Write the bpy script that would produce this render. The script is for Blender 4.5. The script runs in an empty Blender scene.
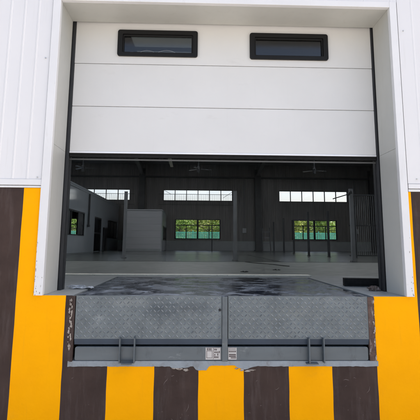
import bpy, math, random
from mathutils import Vector, Matrix, noise
random.seed(7)
S = bpy.context.scene
COL = S.collection
R = math.radians

# ------------------------------------------------------------------ camera
YAW, PITCH, ROLL = 0.03087, 0.16775, 0.00717
F_PX, PPY = 470.734, 164.344
cd = bpy.data.cameras.new('camera'); cam = bpy.data.objects.new('camera', cd); COL.objects.link(cam)
cd.sensor_width = 36; cd.lens = F_PX / 420 * 36
cd.shift_y = (PPY - 210) / 420
cd.clip_start = 0.05; cd.clip_end = 2000
fw = Vector((math.sin(YAW) * math.cos(PITCH), math.cos(YAW) * math.cos(PITCH), math.sin(PITCH)))
rt = Vector((math.cos(YAW), -math.sin(YAW), 0)); up = rt.cross(fw)
r2 = rt * math.cos(ROLL) + up * math.sin(ROLL); u2 = -rt * math.sin(ROLL) + up * math.cos(ROLL)
M = Matrix((r2, u2, -fw)).transposed().to_4x4(); M.translation = Vector((-0.25065, -3.73613, 0.39335))
cam.matrix_world = M
S.camera = cam

# ------------------------------------------------------------------ sky, sun, exposure
SUN_EL, SUN_AZ = R(60), R(80)      # azimuth clockwise from +Y: the sun stands high to the right, a little behind the wall's plane
w = bpy.data.worlds.new('World'); S.world = w; w.use_nodes = True
nt = w.node_tree; bgn = nt.nodes['Background']
sky = nt.nodes.new('ShaderNodeTexSky'); sky.sky_type = 'NISHITA'; sky.sun_disc = False
sky.sun_elevation = SUN_EL; sky.sun_rotation = SUN_AZ; sky.air_density = 1.0; sky.dust_density = 4.0; sky.ozone_density = 0.3
nt.links.new(sky.outputs[0], bgn.inputs[0]); bgn.inputs[1].default_value = 0.14
sl = bpy.data.lights.new('sun', 'SUN'); sun = bpy.data.objects.new('sun', sl); COL.objects.link(sun)
sl.energy = 3.0; sl.angle = R(0.53); sl.color = (1.0, 0.97, 0.92)
sd = Vector((math.sin(SUN_AZ) * math.cos(SUN_EL), math.cos(SUN_AZ) * math.cos(SUN_EL), math.sin(SUN_EL)))
sun.rotation_euler = sd.to_track_quat('Z', 'Y').to_euler()
S.view_settings.view_transform = 'Standard'; S.view_settings.look = 'None'
S.view_settings.use_white_balance = True; S.view_settings.white_balance_temperature = 6750; S.view_settings.white_balance_tint = 12
S.view_settings.gamma = 1; S.view_settings.use_curve_mapping = False
S.view_settings.exposure = 1.25

# ------------------------------------------------------------------ materials
def new_mat(name):
    m = bpy.data.materials.new(name); m.use_nodes = True
    return m, m.node_tree, m.node_tree.nodes['Principled BSDF']
def node(nt, t, **k):
    n = nt.nodes.new(t)
    for a, b in k.items(): setattr(n, a, b)
    return n
def coords(nt, scale=(1, 1, 1)):
    tc = node(nt, 'ShaderNodeTexCoord'); mp = node(nt, 'ShaderNodeMapping')
    mp.inputs['Scale'].default_value = scale
    nt.links.new(tc.outputs['Object'], mp.inputs[0]); return mp.outputs[0]
def noise_n(nt, vec, scale, detail=6, rough=.6):
    n = node(nt, 'ShaderNodeTexNoise'); n.inputs['Scale'].default_value = scale
    n.inputs['Detail'].default_value = detail; n.inputs['Roughness'].default_value = rough
    nt.links.new(vec, n.inputs['Vector']); return n.outputs['Fac']
def ramp(nt, fac, stops):
    r = node(nt, 'ShaderNodeValToRGB'); e = r.color_ramp.elements
    while len(e) < len(stops): e.new(0.5)
    for i, (p, c) in enumerate(stops):
        e[i].position = p; e[i].color = (c, c, c, 1) if isinstance(c, (int, float)) else (*c, 1)
    nt.links.new(fac, r.inputs[0]); return r.outputs[0]
def mixc(nt, fac, a, b, mode='MIX'):
    m = node(nt, 'ShaderNodeMix', data_type='RGBA', blend_type=mode)
    for s, v in ((0, fac), (6, a), (7, b)):
        if isinstance(v, (int, float)): m.inputs[s].default_value = v
        elif isinstance(v, tuple): m.inputs[s].default_value = (*v, 1)
        else: nt.links.new(v, m.inputs[s])
    return m.outputs[2]
def mat(name, col, rough=.5, metal=0., var=.12, vscale=3., stretch=(1, 1, 1), bump=0., bscale=60., dirt=None, dscale=8., dth=(.62, .72),
        dstretch=(1, 1, 1), rvar=0.1, spec=.5):
    m, nt, b = new_mat(name)
    v = coords(nt, stretch); n = noise_n(nt, v, vscale)
    lo = tuple(c * (1 - var) for c in col); hi = tuple(min(1, c * (1 + var)) for c in col)
    c = ramp(nt, n, ((.3, lo), (.7, hi)))
    if dirt:
        dn = noise_n(nt, coords(nt, dstretch), dscale, 8, .65)
        c = mixc(nt, ramp(nt, dn, ((dth[0], 0.), (dth[1], 1.))), c, dirt)
    nt.links.new(c, b.inputs['Base Color'])
    rr = ramp(nt, noise_n(nt, v, vscale * 2.3), ((.3, max(0.02, rough - rvar)), (.7, min(1, rough + rvar))))
    nt.links.new(rr, b.inputs['Roughness']); b.inputs['Metallic'].default_value = metal
    b.inputs['Specular IOR Level'].default_value = spec
    if bump:
        bp = node(nt, 'ShaderNodeBump'); bp.inputs['Strength'].default_value = bump; bp.inputs['Distance'].default_value = .01
        nt.links.new(noise_n(nt, coords(nt), bscale), bp.inputs['Height']); nt.links.new(bp.outputs[0], b.inputs['Normal'])
    return m
def glass_mat(name, tint=(.97, .96, .97), refl=.08, rough=.02):
    m = bpy.data.materials.new(name); m.use_nodes = True; nt = m.node_tree; nt.nodes.clear()
    o = node(nt, 'ShaderNodeOutputMaterial'); t = node(nt, 'ShaderNodeBsdfTransparent'); g = node(nt, 'ShaderNodeBsdfGlossy')
    t.inputs[0].default_value = (*tint, 1); g.inputs['Roughness'].default_value = rough; g.inputs[0].default_value = (1, 1, 1, 1)
    mx = node(nt, 'ShaderNodeMixShader'); lw = node(nt, 'ShaderNodeFresnel'); lw.inputs[0].default_value = 1.45
    mm = node(nt, 'ShaderNodeMath', operation='MULTIPLY_ADD'); mm.inputs[1].default_value = 1.2; mm.inputs[2].default_value = refl - .05
    nt.links.new(lw.outputs[0], mm.inputs[0]); nt.links.new(mm.outputs[0], mx.inputs[0])
    nt.links.new(t.outputs[0], mx.inputs[1]); nt.links.new(g.outputs[0], mx.inputs[2]); nt.links.new(mx.outputs[0], o.inputs[0])
    return m

MT = {}
MT['clad'] = mat('white_cladding_paint', (.70, .70, .705), .38, var=.03, vscale=1.5, stretch=(1, 1, .4), dirt=(.55, .54, .52), dscale=3, dth=(.6, .95), dstretch=(6, 1, .4))
MT['trim'] = mat('white_trim_paint', (.70, .705, .71), .4, var=.03, dirt=(.42, .41, .40), dscale=30, dth=(.69, .76), dstretch=(1, 1, .6))
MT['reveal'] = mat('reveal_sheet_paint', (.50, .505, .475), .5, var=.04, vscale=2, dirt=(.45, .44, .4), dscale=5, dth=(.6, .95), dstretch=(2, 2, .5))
MT['door'] = mat('door_panel_paint', (.67, .672, .66), .42, var=.025, vscale=2, bump=.06, bscale=140, dirt=(.52, .51, .49), dscale=2.5, dth=(.62, 1.), dstretch=(1, 1, 3))
MT['door'].node_tree.nodes['Bump'].inputs['Distance'].default_value = .006
MT['alu'] = mat('aluminium_rail', (.85, .85, .86), .35, .4, var=.05)
MT['rubber'] = mat('black_rubber', (.012, .012, .012), .7, spec=.2, var=.3, vscale=20)
MT['plastic'] = mat('black_plastic', (.010, .010, .010), .45, var=.1, spec=.2)
MT['jointgrey'] = mat('panel_joint', (.28, .28, .28), .6, var=.3, vscale=30)
MT['track'] = mat('dark_guide_steel', (.035, .037, .04), .5, .3, var=.2)
MT['yellow'] = mat('yellow_paint', (.99, .405, .0), .55, spec=.08, var=.04, vscale=4, bump=.12, bscale=45, dirt=(.80, .31, .0), dscale=9, dth=(.64, .9), dstretch=(1, 1, .6))
MT['brown'] = mat('dark_brown_paint', (.054, .036, .031), .48, spec=.1, var=.16, vscale=5, bump=.12, bscale=45, dirt=(.16, .13, .125), dscale=14, dth=(.66, .82), dstretch=(1, 1, 2.2))
MT['greyconc'] = mat('grey_painted_concrete', (.25, .285, .31), .6, var=.1, vscale=9, bump=.3, bscale=50, dirt=(.2, .2, .2), dscale=14, dth=(.6, .75))
MT['chip'] = mat('chipped_concrete', (.36, .32, .28), .9, var=.3, vscale=25, bump=.8, bscale=60, dirt=(.12, .09, .075), dscale=30, dth=(.5, .62))
MT['scratch'] = mat('scratched_paint', (.22, .18, .17), .7, var=.3, vscale=40)
MT['rust'] = mat('rusty_angle_iron', (.10, .062, .050), .75, .2, var=.45, vscale=22, bump=.6, bscale=90, dirt=(.34, .31, .3), dscale=22, dth=(.56, .66), dstretch=(2, 1, .5))
MT['steel'] = mat('grey_leveler_paint', (.122, .147, .158), .42, .2, var=.2, vscale=6, dirt=(.20, .225, .235), dscale=7, dth=(.52, .8), dstretch=(1, 1, 1.6), rvar=.14)
MT['lug'] = mat('worn_tread_lugs', (.165, .185, .195), .38, .25, var=.35, vscale=9, rvar=.12)
MT['keeper'] = mat('dark_keeper_paint', (.075, .095, .11), .4, .1, var=.15, vscale=12)
MT['beam'] = mat('grey_beam_paint', (.098, .118, .130), .4, .1, var=.1, vscale=4, stretch=(.5, 1, 3), dirt=(.28, .31, .32), dscale=12, dth=(.62, .8), dstretch=(.4, 1, 1))
MT['lipedge'] = mat('blue_black_lip_edge', (.035, .055, .085), .4, .2, var=.2)
MT['cavity'] = mat('pit_dark', (.02, .02, .022), .8, var=.2)
MT['label'] = mat('label_paper', (.50, .48, .46), .5, var=.06, vscale=30)
MT['ink'] = mat('label_ink', (.09, .07, .07), .5, var=.1)
MT['plinth'] = mat('plinth_paint', (.33, .36, .375), .5, var=.08)
MT['window_frame'] = mat('dark_window_frame', (.02, .022, .025), .4, var=.1)
MT['frame_steel'] = mat('portal_steel_paint', (.10, .104, .108), .5, .1, var=.15)
MT['rafter'] = mat('rafter_paint', (.30, .30, .29), .5, .1, var=.15)
MT['post'] = mat('grey_post_paint', (.23, .25, .27), .45, .1, var=.12)
MT['darkpost'] = mat('dark_post_paint', (.05, .055, .06), .45, .1, var=.12)
MT['cabin'] = mat('cabin_panel', (.44, .465, .49), .4, var=.05, stretch=(.3, .3, 4))
MT['white_fitting'] = mat('white_fitting', (.7, .7, .68), .4, var=.05)
MT['roof'] = mat('roof_sheet', (.32, .32, .32), .5, .1, var=.1)
MT['ground'] = mat('yard_concrete', (.42, .40, .365), .85, var=.12, vscale=.8, bump=.3, bscale=30)
MT['fence'] = mat('teal_fence_paint', (.08, .46, .34), .5, var=.1)
MT['bark'] = mat('bark', (.10, .07, .05), .9, var=.3, vscale=12)
MT['rag'] = mat('rusty_rag', (.16, .12, .10), .9, var=.5, vscale=30, dirt=(.42, .38, .36), dscale=25, dth=(.55, .62), bump=.6)
MT['film'] = mat('crumpled_film', (.42, .46, .5), .3, var=.3, vscale=20)
MT['scrap'] = mat('dark_scrap', (.02, .02, .02), .7)
MT['chain'] = mat('galvanised_chain', (.55, .55, .53), .35, .6)
MT['joint'] = mat('floor_joint', (.03, .035, .035), .7)
MT['strip'] = mat('pale_edge_strip', (.86, .85, .76), .45, var=.12, vscale=14, dirt=(.3, .3, .26), dscale=20, dth=(.6, .7))
def grime(key, col, scale, stretch, th, am):
    nt = MT[key].node_tree; b = nt.nodes['Principled BSDF']; src = b.inputs['Base Color'].links[0].from_socket
    f = ramp(nt, noise_n(nt, coords(nt, stretch), scale, 8, .7), ((th[0], 0.), (th[1], am)))
    nt.links.new(mixc(nt, f, src, col), b.inputs['Base Color'])
grime('yellow', (.42, .20, .03), 3.5, (7, 1, .5), (.58, .9), .25)      # faint rain runs
grime('yellow', (.25, .16, .08), 55, (1, 1, 1), (.68, .74), .6)          # specks
grime('yellow', (.45, .25, .04), 2.2, (1, 1, 1.5), (.58, .8), .22)
grime('brown', (.13, .105, .10), 3.5, (5, 1, .6), (.5, .85), .6)
grime('brown', (.20, .18, .17), 60, (1, 1, 1), (.70, .75), .8)
grime('brown', (.026, .017, .015), 2.0, (1, 1, 1.4), (.5, .75), .6)
grime('clad', (.5, .48, .44), 4, (9, 1, .25), (.6, .9), .35)
grime('door', (.45, .44, .41), 3, (8, 1, .3), (.6, .95), .25)
grime('door', (.35, .34, .32), 70, (1, 1, 1), (.73, .77), .6)
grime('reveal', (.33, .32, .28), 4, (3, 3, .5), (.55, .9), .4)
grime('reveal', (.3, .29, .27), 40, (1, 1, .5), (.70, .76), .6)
grime('trim', (.22, .2, .18), 24, (1, 1, 1), (.70, .75), .7)
grime('trim', (.45, .43, .4), 5, (2, 1, .5), (.58, .85), .5)
grime('beam', (.035, .04, .045), 9, (1, 1, .5), (.55, .75), .7)
grime('beam', (.16, .09, .06), 30, (1, 1, .8), (.66, .72), .7)
grime('steel', (.14, .09, .06), 24, (1, 1, .7), (.68, .75), .6)
grime('steel', (.045, .055, .065), 5, (3, 1, .6), (.52, .8), .7)
grime('greyconc', (.14, .13, .12), 7, (1, 1, 1), (.52, .72), .7)
MT['glass'] = glass_mat('clear_window_glass', refl=.04)
MT['doorglass'] = glass_mat('door_window_glass', (.16, .17, .165), .07, .16)
MT['film_glass'] = mat('tinted_window', (.012, .014, .016), .12, var=.1)

def leaf_mat(name, a, b):
    m, nt, bs = new_mat(name)
    oi = node(nt, 'ShaderNodeNewGeometry')
    c = ramp(nt, oi.outputs['Random Per Island'], ((0., a), (1., b)))
    nt.links.new(c, bs.inputs['Base Color']); bs.inputs['Roughness'].default_value = .5
    tr = node(nt, 'ShaderNodeBsdfTranslucent'); nt.links.new(c, tr.inputs[0])
    mx = node(nt, 'ShaderNodeMixShader'); mx.inputs[0].default_value = .3
    out = nt.nodes['Material Output']
    nt.links.new(bs.outputs[0], mx.inputs[1]); nt.links.new(tr.outputs[0], mx.inputs[2]); nt.links.new(mx.outputs[0], out.inputs[0])
    return m
MT['leaf_a'] = leaf_mat('leaves_dark', (.07, .17, .03), (.24, .36, .07))
MT['leaf_b'] = leaf_mat('leaves_light', (.16, .24, .05), (.42, .48, .12))

def lining_mat(name, col, pitch, depth, rough=.45, axis=0):
    """ribbed metal lining: vertical grooves as bump"""
    m, nt, b = new_mat(name)
    tc = node(nt, 'ShaderNodeTexCoord'); sp = node(nt, 'ShaderNodeSeparateXYZ'); nt.links.new(tc.outputs['Object'], sp.inputs[0])
    mu = node(nt, 'ShaderNodeMath', operation='MULTIPLY'); mu.inputs[1].default_value = 2 * math.pi / pitch; nt.links.new(sp.outputs[axis], mu.inputs[0])
    si = node(nt, 'ShaderNodeMath', operation='SINE'); nt.links.new(mu.outputs[0], si.inputs[0])
    h = ramp(nt, si.outputs[0], ((.0, 0.), (.25, 1.)))
    bp = node(nt, 'ShaderNodeBump'); bp.inputs['Strength'].default_value = 1; bp.inputs['Distance'].default_value = depth
    nt.links.new(h, bp.inputs['Height']); nt.links.new(bp.outputs[0], b.inputs['Normal'])
    n = noise_n(nt, coords(nt, (2, 2, .3)), 1.5)
    c = ramp(nt, n, ((.3, tuple(x * .85 for x in col)), (.7, tuple(x * 1.15 for x in col))))
    nt.links.new(c, b.inputs['Base Color']); b.inputs['Roughness'].default_value = rough
    return m
MT['lining'] = lining_mat('ribbed_wall_lining', (.235, .232, .225), .24, .05, .3)
MT['liningside'] = lining_mat('ribbed_side_lining', (.235, .225, .215), .24, .02, .42, 1)
MT['office'] = mat('office_panel_paint', (.36, .41, .45), .09, var=.04, vscale=1, rvar=.03)

# epoxy floor beyond the strip and bare threshold slab
def floor_mat(name, base, alt, rough, rv, sc):
    m, nt, b = new_mat(name)
    v = coords(nt)
    c = ramp(nt, noise_n(nt, v, sc, 8), ((.3, base), (.7, alt)))
    c = mixc(nt, ramp(nt, noise_n(nt, coords(nt, (1, .35, 1)), 7, 9, .7), ((.56, 0.), (.8, .55))), c, tuple(x * .55 for x in base))
    c = mixc(nt, ramp(nt, noise_n(nt, v, 40, 6, .7), ((.62, 0.), (.72, .5))), c, tuple(min(1, x * 1.5) for x in alt))
    nt.links.new(c, b.inputs['Base Color'])
    nt.links.new(ramp(nt, noise_n(nt, v, sc * 3, 6), ((.3, rough - rv), (.7, rough + rv))), b.inputs['Roughness'])
    bp = node(nt, 'ShaderNodeBump'); bp.inputs['Strength'].default_value = .15; bp.inputs['Distance'].default_value = .01
    nt.links.new(noise_n(nt, v, 70, 5), bp.inputs['Height']); nt.links.new(bp.outputs[0], b.inputs['Normal'])
    return m
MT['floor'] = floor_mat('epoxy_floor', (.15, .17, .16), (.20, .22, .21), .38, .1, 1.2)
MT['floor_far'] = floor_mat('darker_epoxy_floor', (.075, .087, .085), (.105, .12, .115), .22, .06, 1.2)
MT['slab'] = floor_mat('threshold_concrete', (.23, .255, .265), (.31, .335, .335), .5, .1, 3)

def platform_mat():
    m, nt, b = new_mat('worn_wet_checker_steel')
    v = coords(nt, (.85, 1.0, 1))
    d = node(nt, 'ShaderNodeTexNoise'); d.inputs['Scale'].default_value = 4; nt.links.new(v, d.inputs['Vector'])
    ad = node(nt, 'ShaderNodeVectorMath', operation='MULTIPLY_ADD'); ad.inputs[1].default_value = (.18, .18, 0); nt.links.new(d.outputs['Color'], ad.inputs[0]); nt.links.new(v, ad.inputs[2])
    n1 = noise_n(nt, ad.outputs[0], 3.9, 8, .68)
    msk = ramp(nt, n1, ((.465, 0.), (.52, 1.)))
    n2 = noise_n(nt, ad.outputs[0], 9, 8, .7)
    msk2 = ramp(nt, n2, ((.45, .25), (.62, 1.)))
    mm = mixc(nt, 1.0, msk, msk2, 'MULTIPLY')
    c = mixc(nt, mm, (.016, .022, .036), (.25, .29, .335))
    c = mixc(nt, ramp(nt, noise_n(nt, v, 45, 5), ((.6, 0.), (.7, .5))), c, (.12, .14, .17))
    nt.links.new(c, b.inputs['Base Color']); b.inputs['Metallic'].default_value = .1
    r = node(nt, 'ShaderNodeMapRange'); r.inputs[3].default_value = .15; b.inputs['Specular IOR Level'].default_value = .35; r.inputs[4].default_value = .7
    nt.links.new(mm, r.inputs[0]); nt.links.new(r.outputs[0], b.inputs['Roughness'])
    return m
MT['platform'] = platform_mat()
def lip_wear():
    nt = MT['steel'].node_tree; b = nt.nodes['Principled BSDF']; src = b.inputs['Base Color'].links[0].from_socket
    tc = node(nt, 'ShaderNodeTexCoord')
    for (cx, cz, sx, sz, col, am) in ((-.965, -.165, .05, .035, (.28, .31, .32), .5), (-.50, -.10, .20, .10, (.04, .055, .07), .8), (-.25, -.09, .2, .06, (.05, .065, .08), .6), (.55, -.12, .3, .07, (.15, .17, .17), .5), (-.75, -.05, .2, .04, (.2, .22, .22), .6)):
        mp = node(nt, 'ShaderNodeMapping'); mp.inputs['Location'].default_value = (-cx / sx, 0, -cz / sz); mp.inputs['Scale'].default_value = (1 / sx, 0, 1 / sz)
        nt.links.new(tc.outputs['Object'], mp.inputs[0])
        ln = node(nt, 'ShaderNodeVectorMath', operation='LENGTH'); nt.links.new(mp.outputs[0], ln.inputs[0])
        nz = noise_n(nt, coords(nt), 26, 7, .7)
        ad = node(nt, 'ShaderNodeMath', operation='MULTIPLY_ADD'); ad.inputs[1].default_value = 2.2; nt.links.new(nz, ad.inputs[0]); nt.links.new(ln.outputs['Value'], ad.inputs[2])
        f = ramp(nt, ad.outputs[0], ((.0, am), (1., 0.)))
        mr = node(nt, 'ShaderNodeMapRange'); mr.inputs[1].default_value = 1.2; mr.inputs[2].default_value = 2.1; mr.inputs[3].default_value = am; mr.inputs[4].default_value = 0
        nt.links.new(ad.outputs[0], mr.inputs[0])
        src = mixc(nt, mr.outputs[0], src, col)
    nt.links.new(src, b.inputs['Base Color'])
lip_wear()

m_ = bpy.data.materials.new('added_frosted_skylight'); m_.use_nodes = True; nt_ = m_.node_tree
nt_.nodes.remove(nt_.nodes['Principled BSDF']); t_ = nt_.nodes.new('ShaderNodeBsdfTranslucent'); t_.inputs[0].default_value = (.68, .70, .71, 1)
nt_.links.new(t_.outputs[0], nt_.nodes['Material Output'].inputs[0]); MT['added_skylight'] = m_  # translucent sheet for the roof panels added out of view
# ------------------------------------------------------------------ mesh helpers
class MB:
    def __init__(s): s.v = []; s.f = []; s.mi = []
    def add(s, vs, fs, mi=0):
        o = len(s.v); s.v += [tuple(p) for p in vs]; s.f += [tuple(i + o for i in f) for f in fs]; s.mi += [mi] * len(fs)
    def box(s, x0, x1, y0, y1, z0, z1, mi=0):
        vs = [(x, y, z) for z in (z0, z1) for y in (y0, y1) for x in (x0, x1)]
        s.add(vs, [(0, 2, 3, 1), (4, 5, 7, 6), (0, 1, 5, 4), (2, 6, 7, 3), (0, 4, 6, 2), (1, 3, 7, 5)], mi)
    def bar(s, a, b, w, h=None, mi=0):
        a = Vector(a); b = Vector(b); h = h or w; d = (b - a).normalized()
        u = d.cross(Vector((0, 0, 1)) if abs(d.z) < .9 else Vector((0, 1, 0))).normalized(); v = u.cross(d)
        vs = []
        for p in (a, b):
            for i, j in ((-1, -1), (1, -1), (1, 1), (-1, 1)): vs.append(p + u * w / 2 * i + v * h / 2 * j)
        s.add(vs, [(0, 3, 2, 1), (4, 5, 6, 7), (0, 1, 5, 4), (1, 2, 6, 5), (2, 3, 7, 6), (3, 0, 4, 7)], mi)
    def tube(s, pts, rad, n=8, mi=0, cap=True):
        pts = [Vector(p) for p in pts]; rads = rad if isinstance(rad, (list, tuple)) else [rad] * len(pts)
        vs = []; ref = None
        for i, p in enumerate(pts):
            d = (pts[min(i + 1, len(pts) - 1)] - pts[max(i - 1, 0)]).normalized()
            u = d.cross(Vector((0.13, 0.2, 1)) if abs(d.z) < .9 else Vector((0, 1, 0))).normalized()
            if ref is not None:
                u = (ref - d * ref.dot(d)).normalized()
            ref = u; v = d.cross(u)
            for k in range(n):
                t = 2 * math.pi * k / n; vs.append(p + (u * math.cos(t) + v * math.sin(t)) * rads[i])
        fs = [(i * n + k, i * n + (k + 1) % n, (i + 1) * n + (k + 1) % n, (i + 1) * n + k) for i in range(len(pts) - 1) for k in range(n)]
        if cap: fs += [tuple(range(n))[::-1], tuple(range((len(pts) - 1) * n, len(pts) * n))]
        s.add(vs, fs, mi)
    def prism(s, poly, y0, y1, mi=0):
        """poly in (x,z), counter-clockwise seen from -Y; extruded y0..y1"""
        n = len(poly); vs = [(x, y0, z) for x, z in poly] + [(x, y1, z) for x, z in poly]
        fs = [tuple(range(n)), tuple(range(n, 2 * n))[::-1]] + [((i + 1) % n, i, n + i, n + (i + 1) % n) for i in range(n)]
        s.add(vs, fs, mi)
    def build(s, name, m, parent=None, bevel=0, smooth=False, seg=2):
        me = bpy.data.meshes.new(name); me.from_pydata(s.v, [], s.f)
        for x in (m if isinstance(m, (list, tuple)) else [m]): me.materials.append(MT[x])
        me.polygons.foreach_set('material_index', s.mi); me.polygons.foreach_set('use_smooth', [smooth] * len(s.f)); me.update()
        o = bpy.data.objects.new(name, me); COL.objects.link(o)
        if parent is not None:
            o.parent = parent; o.location = -world(parent)
        if bevel:
            b = o.modifiers.new('bevel', 'BEVEL'); b.width = bevel; b.segments = seg; b.limit_method = 'ANGLE'
        return o
def world(o):
    v = Vector(o.location); p = o.parent
    while p: v += Vector(p.location); p = p.parent
    return v
def tag(o, label, cat, group=None, kind=None):
    o['label'] = label; o['category'] = cat
    if group: o['group'] = group
    if kind: o['kind'] = kind
    return o
def thing(name, loc, label, cat, group=None):
    o = bpy.data.objects.new(name, None); COL.objects.link(o); o.location = loc; o.empty_display_size = .2
    return tag(o, label, cat, group)
def one(mb, name, m, loc=(0, 0, 0), **k):
    o = mb.build(name, m, **k); o.location = loc; return o
def struct(mb, name, m, label, cat):
    o = mb.build(name, m); o['kind'] = 'structure'; o['label'] = label; o['category'] = cat; return o
def copy_tree(o, loc, label, group=None):
    c = o.copy(); COL.objects.link(c); c.location = loc; c['label'] = label
    if group: c['group'] = group
    for ch in list(o.children):
        d = ch.copy(); COL.objects.link(d); d.parent = c
        for g in list(ch.children):
            e = g.copy(); COL.objects.link(e); e.parent = d
    return c
def rrect(x0, x1, z0, z1, r, n=5):
    pts = []
    for cx, cz, a in ((x1 - r, z0 + r, -90), (x1 - r, z1 - r, 0), (x0 + r, z1 - r, 90), (x0 + r, z0 + r, 180)):
        for k in range(n + 1):
            t = R(a + 90 * k / n); pts.append((cx + r * math.cos(t), cz + r * math.sin(t)))
    return pts
def ring(mb, outer, inner, y0, y1, mi=0):
    n = len(outer)
    vs = [(x, y0, z) for x, z in outer] + [(x, y0, z) for x, z in inner] + [(x, y1, z) for x, z in outer] + [(x, y1, z) for x, z in inner]
    fs = []
    for i in range(n):
        j = (i + 1) % n
        fs += [(i, j, n + j, n + i), (2 * n + j, 2 * n + i, 3 * n + i, 3 * n + j), (j, i, 2 * n + i, 2 * n + j), (n + i, n + j, 3 * n + j, 3 * n + i)]
    mb.add(vs, fs, mi)
def grid_wall(mb, us, ws, holes, put):
    """cells between the sorted cuts that are outside every hole; put(u0,u1,w0,w1)"""
    us = sorted(set(us + [h[i] for h in holes for i in (0, 1)])); ws = sorted(set(ws + [h[i] for h in holes for i in (2, 3)]))
    for i in range(len(us) - 1):
        run = None
        for j in range(len(ws) - 1):
            cu, cw = (us[i] + us[i + 1]) / 2, (ws[j] + ws[j + 1]) / 2
            inside = any(h[0] < cu < h[1] and h[2] < cw < h[3] for h in holes)
            if not inside: run = [ws[j], ws[j + 1]] if run is None else [run[0], ws[j + 1]]
            if (inside or j == len(ws) - 2) and run: put(us[i], us[i + 1], *run); run = None

# ------------------------------------------------------------------ constants of the place
GZ = -1.25                      # yard level; hall floor is z = 0
OW, OH, RD = 1.40, 2.414, 0.373  # half opening, height, depth of the reveal
PX0, PX1, PZ = -1.174, 1.136, -.474   # leveler pit
FY = 26.5                       # far wall
XL, XR = -11.5, 12.0            # hall side walls

# ------------------------------------------------------------------ the ground and the floors
m = MB(); m.box(-150, 150, -150, 150, GZ - .3, GZ)
struct(m, 'yard_ground', 'ground', 'pale concrete yard around the warehouse', 'ground')
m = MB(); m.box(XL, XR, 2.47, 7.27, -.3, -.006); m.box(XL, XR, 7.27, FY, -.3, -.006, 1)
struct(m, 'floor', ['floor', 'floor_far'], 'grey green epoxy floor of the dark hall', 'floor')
m = MB()
m.box(XL, PX0, .0, 2.465, -.3, 0); m.box(PX1, XR, .0, 2.465, -.3, 0); m.box(PX0, PX1, 2.085, 2.465, -.3, 0)
# the sill part in front of x = +-OW belongs to the wall, the rest of the slab lies behind it
m2 = MB()
m2.box(-OW, PX0, .003, 2.465, -.3, 0); m2.box(PX1, OW, .003, 2.465, -.3, 0); m2.box(PX0, PX1, 2.09, 2.465, -.3, 0)
m2.box(XL, -OW, RD, 2.465, -.3, 0); m2.box(OW, XR, RD, 2.465, -.3, 0)
struct(m2, 'threshold_slab', 'slab', 'worn grey concrete slab around the dock plate', 'floor')
m = MB(); m.box(-2.3, 1.22, 2.28, 2.47, .001, .014)
tag(one(m, 'edge_strip', 'strip', bevel=.003), 'thin pale strip lying across the floor behind the dock plate', 'floor strip')
m = MB()
m.box(XL, XR, 7.25, 7.29, -.004, -.001)
m.box(XL, XR, 14.5, 14.54, -.004, -.001)
for x in (-4.5, 1.75, 8.0): m.box(x, x + .03, 7.30, 14.49, -.004, -.001)
jo = m.build('floor_joint', 'joint'); jo['kind'] = 'structure'; jo['label'] = 'dark saw cut joints in the hall floor'; jo['category'] = 'floor'

# ------------------------------------------------------------------ the dock wall
wall = thing('dock_wall', (0, 0, GZ), 'white clad warehouse wall over a yellow and dark brown striped base, around the dock door', 'wall')
edges = [-12.0]
bnd = [(-1.600, -1.600), (-1.226, -1.226), (-.892, -.892), (-.542, -.542), (-.211, -.211), (.129, .129), (.471, .471), (.801, .801), (1.147, 1.143), (1.489, 1.489)]
# boundaries: (x at the bottom, x at z=0)
def bx(i, z):
    if i < 0: return -1.600 - .345 * (-i)
    if i >= len(bnd): return 1.489 + .345 * (i - len(bnd) + 1)
    b = bnd[i]
    t = (z + .874) / .874
    return b[0] + (b[1] - b[0]) * t if i == 0 else b[0] + (b[1] - b[0]) * max(0, min(1, t))
base = MB()
ztop_main = .82
for i in range(-30, len(bnd) + 29):
    col = 0 if i % 2 == 0 else 1
    zs = [GZ + .25 * k for k in range(40)]
    # vertical limits: outside the frame up to .82, inside the opening 0, over the pit PZ
    def quad(x0a, x1a, x0b, x1b, z0, z1):
        base.add([(x0a, 0, z0), (x1a, 0, z0), (x1b, 0, z1), (x0b, 0, z1)], [(0, 1, 2, 3)], col)
    # pieces: cut the column along x at the frame and pit edges
    cuts = sorted({-OW, PX0, PX1, OW})
    lo, hi = bx(i, 0), bx(i + 1, 0)
    xs = [lo] + [c for c in cuts if lo + .002 < c < hi - .002] + [hi]
    for k in range(len(xs) - 1):
        c = (xs[k] + xs[k + 1]) / 2
        zt = PZ - .03 if PX0 < c < PX1 else (0 if abs(c) < OW else ztop_main)
        n = 12
        for q in range(n):
            z0 = GZ + (zt - GZ) * q / n; z1 = GZ + (zt - GZ) * (q + 1) / n
            def X(e, z):
                if abs(xs[e] - lo) < 1e-9: return bx(i, z) + .0012 * math.sin(i * 7 + z * 23)
                if abs(xs[e] - hi) < 1e-9: return bx(i + 1, z) + .0012 * math.sin((i + 1) * 7 + z * 23)
                return xs[e]
            quad(X(k, z0), X(k + 1, z0), X(k, z1), X(k + 1, z1), z0, z1)
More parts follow.
